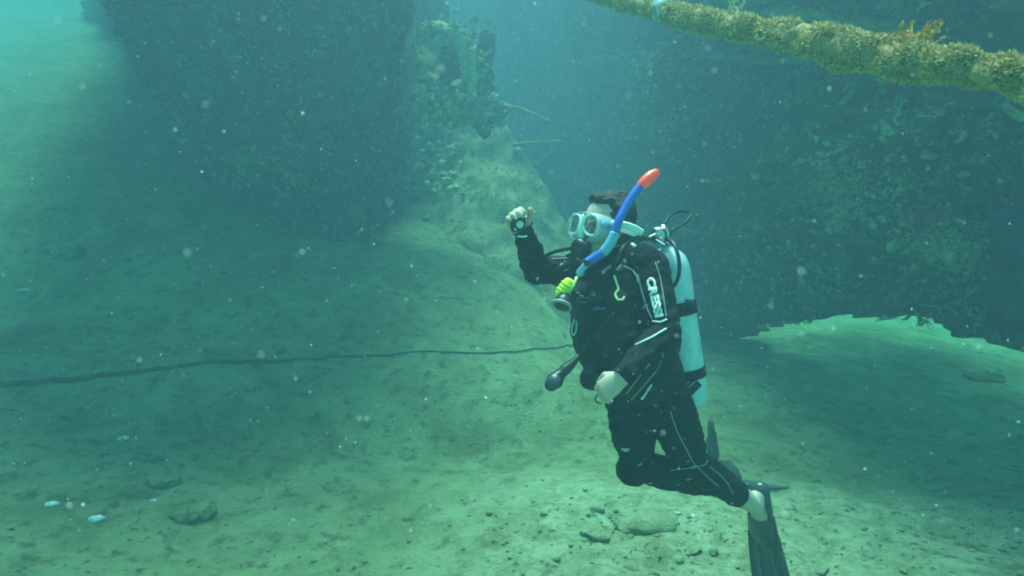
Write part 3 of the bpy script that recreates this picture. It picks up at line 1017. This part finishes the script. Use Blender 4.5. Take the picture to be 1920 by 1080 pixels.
# buoyancy vest
V = MB()
vt_ = catmull([J['pelvis'] + ub * .055, J['waist'] - ub * .02, J['chest'], J['neck'] - ub * .075], 4)
V.loft(vt_, interp([.175, .185, .195, .150], len(vt_)), interp([.135, .142, .150, .118], len(vt_)), lb, 24)
for s in (1, -1):
    V.loft([J['waist'] + lb * s * .115 + fb * .115 - ub * .09, J['waist'] + lb * s * .125 + fb * .125 + ub * .06, J['chest'] + lb * s * .12 + fb * .115 + ub * .01],
           [.075, .085, .055], [.055, .06, .04], lb, 16)
    V.loft([J['chest'] + lb * s * .115 + fb * .105, J['chest'] + lb * s * .11 + fb * .09 + ub * .10, J['neck'] + lb * s * .095 - ub * .012, J['neck'] + lb * s * .09 - fb * .10 - ub * .06], .032, .022, lb, 12)
    V.ell(J['waist'] + lb * s * .13 + fb * .075 - ub * .10, (.075, .07, .085))
V.ell(P(1112, 708, 2.58), (.052, .06, .05))
V.loft([J['neck'] - fb * .10 - ub * .05, J['waist'] - fb * .10], [.14, .15], [.06, .06], lb, 16)
vm = remesh(V, .007, 4)
for v in vm.vertices:
    q = v.co
    v.co += v.normal * (.010 * noise.fractal(q * 9, 1., 2., 3) + .006 * noise.noise(Vector((q.x * 15, q.y * 15, q.z * 45))))
vest = link("buoyancy_vest", vm, M['vest'], DV)
bpy.context.view_layer.update()
BS = bvh(suit, vest)
BSUIT = bvh(suit)


def lay(pix, r, name, m, parent, off=.003, tree=None, flat=None):
    """a cord or piping laid on the clothing along a drawn line"""
    pts = []
    for i in range(len(pix) - 1):
        for k in range(6):
            x = pix[i][0] + (pix[i + 1][0] - pix[i][0]) * k / 6; y = pix[i][1] + (pix[i + 1][1] - pix[i][1]) * k / 6
            h = (tree or BS).ray_cast(C0, ray(x, y))
            if h[0] is not None and h[3] < 4: pts.append(h[0] - ray(x, y) * off)
    if len(pts) < 2: return
    # calm the jumps in depth
    sm_ = [pts[0]] + [(pts[i - 1] + pts[i] * 2 + pts[i + 1]) / 4 for i in range(1, len(pts) - 1)] + [pts[-1]]
    MB().loft(sm_, r, r if flat is None else flat, None, 6).build(name, m, parent)


lay([(1229, 492), (1238, 520), (1244, 555), (1250, 600)], 0.0026, "sleeve_piping", M['grey'], suit)
lay([(1196, 516), (1203, 545), (1212, 575), (1224, 602)], .0028, "sleeve_piping", M['grey'], suit)
lay([(1224, 602), (1238, 604), (1252, 598)], .0034, "sleeve_piping", M['white'], suit)
lay([(1192, 646), (1222, 632), (1254, 613)], .0032, "elbow_piping", M['white'], suit)
lay([(1218, 682), (1195, 712), (1170, 744)], .0021, "hip_piping", M['grey'], suit)
lay([(1244, 664), (1235, 690), (1205, 726), (1180, 754)], .0021, "hip_piping", M['grey'], suit)
lay([(1257, 772), (1270, 810), (1283, 835), (1300, 868), (1325, 893), (1352, 916)], .0020, "leg_piping", M['grey'], suit)
lay([(1258, 882), (1290, 878), (1322, 872), (1328, 862)], .0020, "leg_piping", M['grey'], suit)
lay([(1332, 876), (1350, 890), (1366, 908), (1376, 930)], .0020, "leg_piping", M['grey'], suit)
lay([(1172, 500), (1186, 506), (1195, 520), (1196, 530)], .0036, "vest_trim", M['grey'], vest)
lay([(1131, 510), (1147, 497)], .006, "strap_keeper", M['grey'], vest)
lay([(1182, 456), (1192, 463)], .007, "strap_keeper", M['white'], vest)
lay([(1157, 506), (1165, 496)], .003, "strap_keeper", M['grey'], vest)
lay([(1085, 487), (1060, 484), (1030, 486)], .003, "sleeve_piping", M['grey'], suit, tree=BSUIT)
lay([(1152, 518), (1156, 530), (1160, 542), (1153, 552), (1158, 562), (1168, 562), (1171, 556)], .004, "safety_cord", M['lemon'], vest)
lay([(1112, 580), (1140, 578)], .012, "blue_tag", M['bluetag'], vest, flat=.004)
lay([(1150, 588), (1125, 615), (1105, 640), (1090, 662)], .0065, "gauge_hose", M['rubber'], vest, off=.006)

# lettering and small printed marks laid on the cloth


def letters(body_txt, origin, along, up_, height, m, parent, tree, name, thick=.0016, bold=.02):
    cu = bpy.data.curves.new("txt", 'FONT'); cu.body = body_txt; cu.size = 1.0; cu.offset = bold; cu.align_x = 'CENTER'; cu.align_y = 'CENTER'
    cu.space_character = 1.02
    o = bpy.data.objects.new("txt", cu); COL.objects.link(o)
    bpy.context.view_layer.update()
    me = bpy.data.meshes.new_from_object(o.evaluated_get(bpy.context.evaluated_depsgraph_get()))
    bpy.data.objects.remove(o); bpy.data.curves.remove(cu)
    b = bmesh.new(); b.from_mesh(me)
    bmesh.ops.triangulate(b, faces=b.faces)
    bmesh.ops.subdivide_edges(b, edges=b.edges, cuts=1)
    ys_ = [v.co.y for v in b.verts]; s = height / (max(ys_) - min(ys_)); cy = (max(ys_) + min(ys_)) / 2
    for v in b.verts:
        q = origin + along * (v.co.x * s * 1.22) + up_ * ((v.co.y - cy) * s)
        d = (q - C0).normalized()
        h = tree.ray_cast(q - d * .3, d)
        v.co = (h[0] if h[0] is not None else q) - d * .004
    g_ = bmesh.ops.solidify(b, geom=b.faces[:], thickness=thick)
    b.to_mesh(me); b.free()
    return link(name, me, m, parent)


al = (P(1238, 604, 2.36) - P(1217, 513, 2.40)); LEN = al.length; al.normalize()
upx = Vector((1, 0, .22)); upx = (upx - al * upx.dot(al)).normalized()
letters("CRESSI", P(1227.5, 557, 2.38), al, upx, .031, M['white'], suit, BS, "sleeve_lettering", bold=.05)
# small sewn label on the hip and the vest's chest emblem
ha = (P(1221, 722, 2.3) - P(1204, 748, 2.3)).normalized()
for k, (x, y, w) in enumerate(((1206, 745, .010), (1211, 738, .008), (1216, 730, .009), (1220, 724, .005))):
    lay([(x - 2, y + 3), (x + 2, y - 3)], w * .8, "hip_emblem", M['white'], suit, flat=.003)
for a, b, w in (((1081, 549), (1087, 549), .004), ((1086, 553), (1096, 556), .0045), ((1104, 557), (1110, 550), .004), ((1110, 550), (1115, 556), .004), ((1114, 547), (1116, 556), .003), ((1086, 566), (1106, 568), .003)):
    lay([a, b], w, "chest_emblem", M['grey'], vest, flat=.002)
lay([(1122, 561), (1080, 560)], .008, "chest_strap", M['rubber'], vest, off=.004)
MB().loft(catmull([P(1076, 600, 2.44), P(1072, 618, 2.44), P(1074, 628, 2.44), P(1080, 622, 2.44), P(1081, 604, 2.44)], 5), .003, n=6).build("ring_clip", M['chrome'], vest)
MB().loft([P(1086, 560, 2.46), P(1078, 590, 2.45), P(1080, 630, 2.45), P(1086, 668, 2.45)], .008, .003, Vector((1, 0, 0)), 8).build("pull_strap", M['rubber'], vest)

# regulator, spare regulator, gauge, hoses
rgc = H(.118, .012, -.098)
reg = MB().disc(rgc, hd_f + Vector((0, -.1, -.15)), [(-.03, .020), (-.02, .034), (.0, .038), (.018, .037), (.026, .030), (.028, .010)], 26).build("regulator", M['rubber'], DV)
MB().loft([rgc - hd_l * .01 - hd_u * .02, rgc - hd_l * .055 - hd_u * .035, rgc - hd_l * .02 - hd_u * .052], [.016, .02, .012], n=10).build("exhaust_tee", M['rubber'], reg)
MB().loft([rgc - hd_f * .03, H(.082, 0, -.076)], [.017, .014], n=10).build("mouthpiece", M['rubber'], reg)
hs = MB()
hs.loft(catmull([rgc - hd_l * .04, P(1040, 472, 2.66), P(1017, 484, 2.72), P(1020, 492, 2.82), P(1075, 492, 2.92), P(1150, 470, 2.92), P(1215, 446, 2.84), P(1243, 446, 2.76)], 8), .0075, n=10)
hs.build("air_hose", M['rubber'], reg)
MB().loft(catmull([P(1244, 446, 2.70), P(1262, 456, 2.62), P(1272, 482, 2.58), P(1273, 515, 2.58), P(1262, 538, 2.59), P(1247, 549, 2.58), P(1225, 556, 2.60)], 8), .0075, n=10).build("inflator_hose", M['rubber'], tk)
for pts in ([(1238, 446, 2.72), (1262, 432, 2.78), (1284, 418, 2.84), (1296, 404, 2.88)], [(1232, 440, 2.72), (1244, 422, 2.80), (1256, 406, 2.86), (1272, 396, 2.92), (1290, 398, 2.94)]):
    MB().loft(catmull([P(*p) for p in pts], 6), .006, n=8).build("loose_hose", M['rubber'], tk)
MB().loft(catmull([P(1236, 448, 2.68), P(1215, 447, 2.62), P(1190, 447, 2.56), P(1168, 466, 2.50), P(1158, 492, 2.48)], 6), .011, n=10).build("corrugated_hose", M['rubber'], vest)
for a, b in (((1218, 444), (1228, 439)), ((1231, 450), (1245, 459))):
    MB().loft([P(*a, 2.575), P(*b, 2.575)], .008, .004, None, 8).build("hose_clip", M['white'], vest)
ob = P(1057, 566, 2.42)
oc = MB().disc(ob, (-.35, -.55, -.75), [(-.034, .012), (-.022, .028), (.006, .034), (.016, .033), (.026, .024)], 24).build("spare_regulator", M['rubber'], DV)
MB().disc(ob, (-.35, -.55, -.75), [(.010, .0348), (.012, .0372), (.019, .0372), (.021, .034)], 24).build("purge_rim", M['grey'], oc)
MB().loft(catmull([P(1052, 551, 2.43), P(1059, 541, 2.43), P(1067, 530, 2.43)], 4), interp([.022, .024, .021], 9), interp([.018, .02, .016], 9), Vector((1, 0, -.4)), 14).build("yellow_cover", M['yellow'], oc)
for k in range(3):
    q = P(1055 + 4 * k, 547 - 6 * k, 2.43)
    MB().disc(q, P(1067, 530, 2.43) - P(1052, 551, 2.43), [(-.002, .022), (-.002, .0255), (.002, .0255), (.002, .022)], 14).build("cover_rib", M['yellow'], oc)
MB().loft(catmull([P(1065, 548, 2.42), P(1074, 537, 2.42), P(1080, 524, 2.43), P(1081, 521, 2.44)], 5), .006, n=8).build("yellow_hose", M['lemon'], oc)
gg = MB().loft(catmull([P(1084, 668, 2.40), P(1074, 680, 2.385), P(1062, 691, 2.37), P(1051, 701, 2.36), P(1040, 714, 2.35), P(1034, 721, 2.345)], 4),
               interp([.009, .014, .020, .019, .031, .024], 21), n=16).build("gauge_console", M['rubber'], DV)
MB().disc(P(1038, 716, 2.325), (-.25, -.85, .45), [(0, .024), (.004, .026), (.008, .024)], 24).build("gauge_dial", M['fin'], gg)
MB().loft(catmull([P(1120, 740, 2.23), P(1116, 748, 2.23), P(1120, 755, 2.24), P(1127, 756, 2.25)], 4), .0028, n=6).build("wrist_loop", M['rubber'], DV)


# fins
def fin(ank, d, nup, length, w0, w1, name="fin"):
    s = d.cross(nup).normalized()
    pk = MB()
    heel = ank - nup * .05 - d * .05
    c = [heel - d * .005, ank + d * .03 - nup * .03, ank + d * .09 - nup * .026, ank + d * .15 - nup * .026, ank + d * .19 - nup * .03]
    pk.loft(c, [.040, .052, .057, .060, .055], [.036, .046, .040, .030, .018], s, 20)
    pm = remesh(pk, .005, 2)
    # open the pocket over the instep
    b = bmesh.new(); b.from_mesh(pm)
    dead = [v for v in b.verts if (v.co - ank).dot(nup) > -.012 - .0 and (v.co - ank).dot(d) < .055]
    bmesh.ops.delete(b, geom=dead, context='VERTS')
    b.to_mesh(pm); b.free()
    fo = link(name, pm, M['fin'], DV)
    so = fo.modifiers.new("th", 'SOLIDIFY'); so.thickness = .004
    base = ank + d * .15 - nup * .03
    v, f = [], []
    NL, NW = 20, 40
    for side in (1, -1):
        for i in range(NL + 1):
            tt = i / NL
            w = w0 + (w1 - w0) * min(1, tt * 1.15)
            for j in range(NW + 1):
                x = 2 * j / NW - 1
                rib = .009 * math.exp(-((abs(x) - .95) / .07) ** 2) + .006 * math.exp(-((abs(x) - .42) / .10) ** 2)
                th = (.004 * (1 - .6 * tt) + rib * (1 - .4 * tt))
                notch = .03 * tt * (x * x - 1) * (1 if i == NL else tt)
                v.append(base + d * (length * tt + notch * .6) + s * (w * x) + nup * (side * th - .03 * tt * tt))
    n1 = (NL + 1) * (NW + 1); R_ = NW + 1
    for i in range(NL):
        for j in range(NW):
            a = i * R_ + j
            f += [(a, a + 1, a + R_ + 1, a + R_), (n1 + a + R_, n1 + a + R_ + 1, n1 + a + 1, n1 + a)]
    for i in range(NL):
        for j in (0, NW):
            a = i * R_ + j; f.append((a, a + R_, a + R_ + n1, a + n1))
    for j in range(NW):
        for i in (0, NL):
            a = i * R_ + j; f.append((a, a + 1, a + 1 + n1, a + n1))
    MB().add(v, f).build("blade", M['fin'], fo)
    for sd in (1, -1):
        MB().loft([ank + d * .05 + s * sd * .055 - nup * .03, base + d * .05 + s * sd * w0 * .97 - nup * .0, base + d * length * .55 + s * sd * (w0 * .45 + w1 * .55) * .98 - nup * .01,
                   base + d * length * .95 + s * sd * w1 * .97 - nup * .028], [.007, .008, .006, .004], n=8).build("side_rail", M['fin'], fo)
    MB().loft(catmull([ank + s * .045 - nup * .02 + d * .01, heel - d * .012 - nup * .012 + s * .03, heel - d * .02 - nup * .02, heel - d * .012 - nup * .012 - s * .03, ank - s * .045 - nup * .02 + d * .01], 5),
              .010, .004, nup, 8).build("heel_strap", M['rubber'], fo)
    return fo


fin(J['La'], Ld, Lup, .33, .070, .100)
fin(J['Ra'], Rd, Rup, .36, .075, .105)

# camera held in the raised hand
cc = P(971, 418, 2.455)
cR = frame((1, .15, .1), (-.25, -.1, 1))
CM = MB().box(cc, (.026, .015, .030), cR).build("compact_camera", M['rubber'], None, smooth=False)
bv = CM.modifiers.new("b", 'BEVEL'); bv.width = .005; bv.segments = 3
tag(CM, "small black camera gripped in the diver's raised hand", "camera")
MB().disc(cc + cR @ Vector((.004, -.014, -.004)), cR @ Vector((0, -1, 0)), [(0, .014), (.006, .014), (.007, .011)], 20).build("lens_port", M['chrome'], CM)
for x, z in ((.018, .022), (.006, .024), (-.014, -.02)):
    MB().disc(cc + cR @ Vector((x, -.014, z)), cR @ Vector((0, -1, 0)), [(0, .0045), (.004, .004)], 10).build("button", M['white'], CM)
MB().loft([P(971, 443, 2.45), P(978, 444, 2.445), P(987, 443, 2.45)], .005, .003, None, 8).build("wrist_band", M['white'], DV)

# ------------------------------------------------------------------ things lying on the sand


def sand_at(px, py):
    o, d = C0, ray(px, py)
    lo, hi = .5, 30
    tt = .8
    while tt < 30:
        p = o + d * tt
        if p.z < ground(p.x, p.y): break
        tt += .02
    return Vector((p.x, p.y, ground(p.x, p.y)))


def top_at(x, y):
    a = sand_at(x, y); h = BP.ray_cast(C0, ray(x, y))[0]
    return h if h is not None and (h - C0).length < (a - C0).length else a


cab = [top_at(x, y) for x, y in ((-60, 728), (0, 724), (110, 716), (230, 702), (330, 690), (440, 682), (560, 676), (700, 671), (850, 664), (1000, 656), (1080, 650))]
def bed(q):
    h = BP.ray_cast(Vector((q.x, q.y, 5.2)), Vector((0, 0, -1)))[0]
    g_ = ground(q.x, q.y)
    return Vector((q.x, q.y, max(g_, h.z) if h is not None and h.z < 1.6 else g_))


cab = catmull(cab, 8)
cpts = [bed(q) + Vector((0, 0, .008 + .007 * noise.noise(q * 3) + .004 * noise.noise(q * 11))) for q in cab]
tag(MB().loft(cpts, interp([.026, .025, .019, .012, .008, .006], len(cpts)), n=10).build("cable", M['iron']), "long dark cable lying across the sand and ending behind the diver", "cable")


def shell(px, py, r, label):
    q = sand_at(px, py)
    mb = MB()
    n = 22
    v = [q + Vector((0, 0, r * .35))]
    for i in (1, 2, 3):
        for k in range(n):
            a = 2 * math.pi * k / n
            rr_ = r * i / 3 * (1 + .13 * math.cos(9 * a) + .12 * noise.noise(Vector((k, px, i))))
            v.append(q + Vector((rr_ * math.cos(a) * 1.25, rr_ * math.sin(a), r * (.35 - .42 * (i / 3) ** 2) + r * .07 * math.cos(9 * a))))
    f = [(0, 1 + k, 1 + (k + 1) % n) for k in range(n)]
    for i in range(2):
        f += [(1 + i * n + k, 1 + (i + 1) * n + k, 1 + (i + 1) * n + (k + 1) % n, 1 + i * n + (k + 1) % n) for k in range(n)]
    o = MB().add(v, f).build("shell", M['shell'])
    so = o.modifiers.new("t", 'SOLIDIFY'); so.thickness = r * .15
    return tag(o, label, "shell", "pale shells on the sand")


shell(181, 972, .042, "brightest white shell near the lower left corner")
shell(233, 823, .040, "greenish white shell on the open sand below the dark cable")
shell(97, 945, .036, "dull half buried shell left of the brightest white one")
shell(48, 547, .055, "far pale shell above the cable by the left edge")
shell(288, 940, .018, "tiny pale shell beside a low hump of sand at lower left")
shell(1302, 968, .020, "small white shell between two sand humps left of the fin")
shell(1268, 964, .018, "small greenish shell left of another shell beside the fin")


def stone(px, py, r, label, m='stone', flat=.5, name="stone", group="stones half buried in the sand", cat="stone"):
    q = sand_at(px, py)
    o = MB().ell(q + Vector((0, 0, r * flat * .25)), (r * 1.3, r, r * flat), Matrix.Rotation(rng.uniform(-.5, .5), 3, 'Z'), 32, 20).build(name, M[m])
    for vt in o.data.vertices:
        vt.co += Vector(noise.noise_vector(vt.co * (1.3 / r))) * r * .30 + Vector(noise.noise_vector(vt.co * 4 / r)) * r * .16
    return tag(o, label, cat, group)


stone(362, 968, .10, "low sand coated stone with a dark upper edge at lower left", 'sand')
stone(310, 905, .09, "rounded sand coated stone above another at lower left", 'sand')
stone(1215, 985, .14, "long flat stone crusted with sand left of the fin", 'sand', .35)
stone(1120, 1000, .07, "small dark flat stone below the diver's knee", 'sand', .3)
stone(1290, 1030, .06, "dark patchy stone on pale sand directly left of the fin", 'sand', .25)
stone(128, 478, .12, "dark upright stone far off at the left", 'stone', .9)
stone(1845, 710, .16, "dark stone on the bright sand under the hull edge", 'sand', .3)

# small post and stump behind the diver's knee
q = sand_at(1340, 895)
ps = empty("broken_post", q, "short upright post on a dark stump behind the diver's knee", "post")
dq = q.y / CF.y * .0 + (q - C0).dot(CF)
po = MB().loft(catmull([q, P(1336, 850, dq), P(1333, 796, dq)], 8), interp([.05, .034, .040, .028], 17), n=14).build("post", M['iron'], ps)
for vt in po.data.vertices: vt.co += Vector(noise.noise_vector(vt.co * 18)) * .016
lumps("stump", [(q + Vector((rng.normal(0, .07), rng.normal(0, .05), abs(rng.normal(0, .04)))), rng.uniform(.03, .07)) for _ in range(14)], M['iron'], ps)

# twigs and weed scraps on the near sand
tw = MB()
for _ in range(130):
    px, py = rng.uniform(900, 1915), rng.uniform(950, 1078)
    if rng.uniform() < .25: px, py = rng.uniform(0, 900), rng.uniform(800, 1078)
    q = sand_at(px, py)
    a = rng.normal(.4, .5); L = rng.lognormal(math.log(.012), .5)
    d = Vector((math.cos(a), math.sin(a), rng.normal(0, .1))) * L
    tw.loft([q - d + Vector((0, 0, .004)), q + Vector((rng.normal(0, .004), rng.normal(0, .004), .009)), q + d + Vector((0, 0, .004))], [.0015, .003, .001], n=5)
tag(tw.build("debris", M['iron']), "small dark twigs and weed scraps scattered over the near sand", "debris", kind="stuff")
pb_ = MB()
for _ in range(600):
    q = sand_at(rng.uniform(0, 1919), rng.uniform(720, 1079))
    r = float(rng.uniform(.004, .014))
    pb_.ell(q + Vector((0, 0, r * .2)), (r * 1.3, r, r * .7), Matrix.Rotation(rng.uniform(0, 3), 3, 'Z'), 7, 5)
tag(pb_.build("pebbles", M['sand']), "loose pebbles and sand crumbs strewn over the seabed", "pebbles", kind="stuff")

rb_ = MB()
for _ in range(190):
    q = sand_at(rng.uniform(820, 1919), rng.uniform(955, 1079))
    if _ % 4 == 0: q = sand_at(rng.uniform(0, 820), rng.uniform(760, 1079))
    r = float(rng.lognormal(math.log(.010), .5))
    rb_.ell(q + Vector((0, 0, r * .1)), (r * rng.uniform(.9, 1.8), r, r * rng.uniform(.4, .8)), Matrix.Rotation(rng.uniform(0, 3), 3, 'Z') @ Matrix.Rotation(rng.normal(0, .3), 3, 'X'), 9, 6)
ro = rb_.build("rubble", M['sand'])
for vt in ro.data.vertices: vt.co += Vector(noise.noise_vector(vt.co * 45)) * .008
tag(ro, "small sand coated rubble strewn over the pale shelf", "rubble", kind="stuff")

# suspended particles
v, f = [], []


def speck(p, r):
    k = len(v)
    for a in ((1, 0, 0), (0, 1, 0), (0, 0, 1), (-1, 0, 0), (0, -1, 0), (0, 0, -1)):
        v.append(tuple(p + Vector(a) * r * float(rng.uniform(.6, 1.3))))
    f.extend([(k + a, k + b, k + c) for a, b, c in ((0, 1, 2), (1, 3, 2), (3, 4, 2), (4, 0, 2), (1, 0, 5), (3, 1, 5), (4, 3, 5), (0, 4, 5))])


for _ in range(11000):
    d = rng.uniform(.45, 1) ** .5 * rng.uniform(1.0, 7.5)
    p = P(rng.uniform(-60, 1980), rng.uniform(-60, 1000), max(.6, d))
    speck(p, float(rng.lognormal(math.log(.00062), .45)))
for _ in range(110):
    speck(P(rng.uniform(-100, 2020), rng.uniform(-60, 1000), rng.uniform(.35, .9)), float(rng.uniform(.0005, .0014)))
mb = MB(); mb.v = v; mb.f = f
tag(mb.build("floating_particles", M['speck'], None), "pale particles drifting in the water", "particles", kind="stuff")
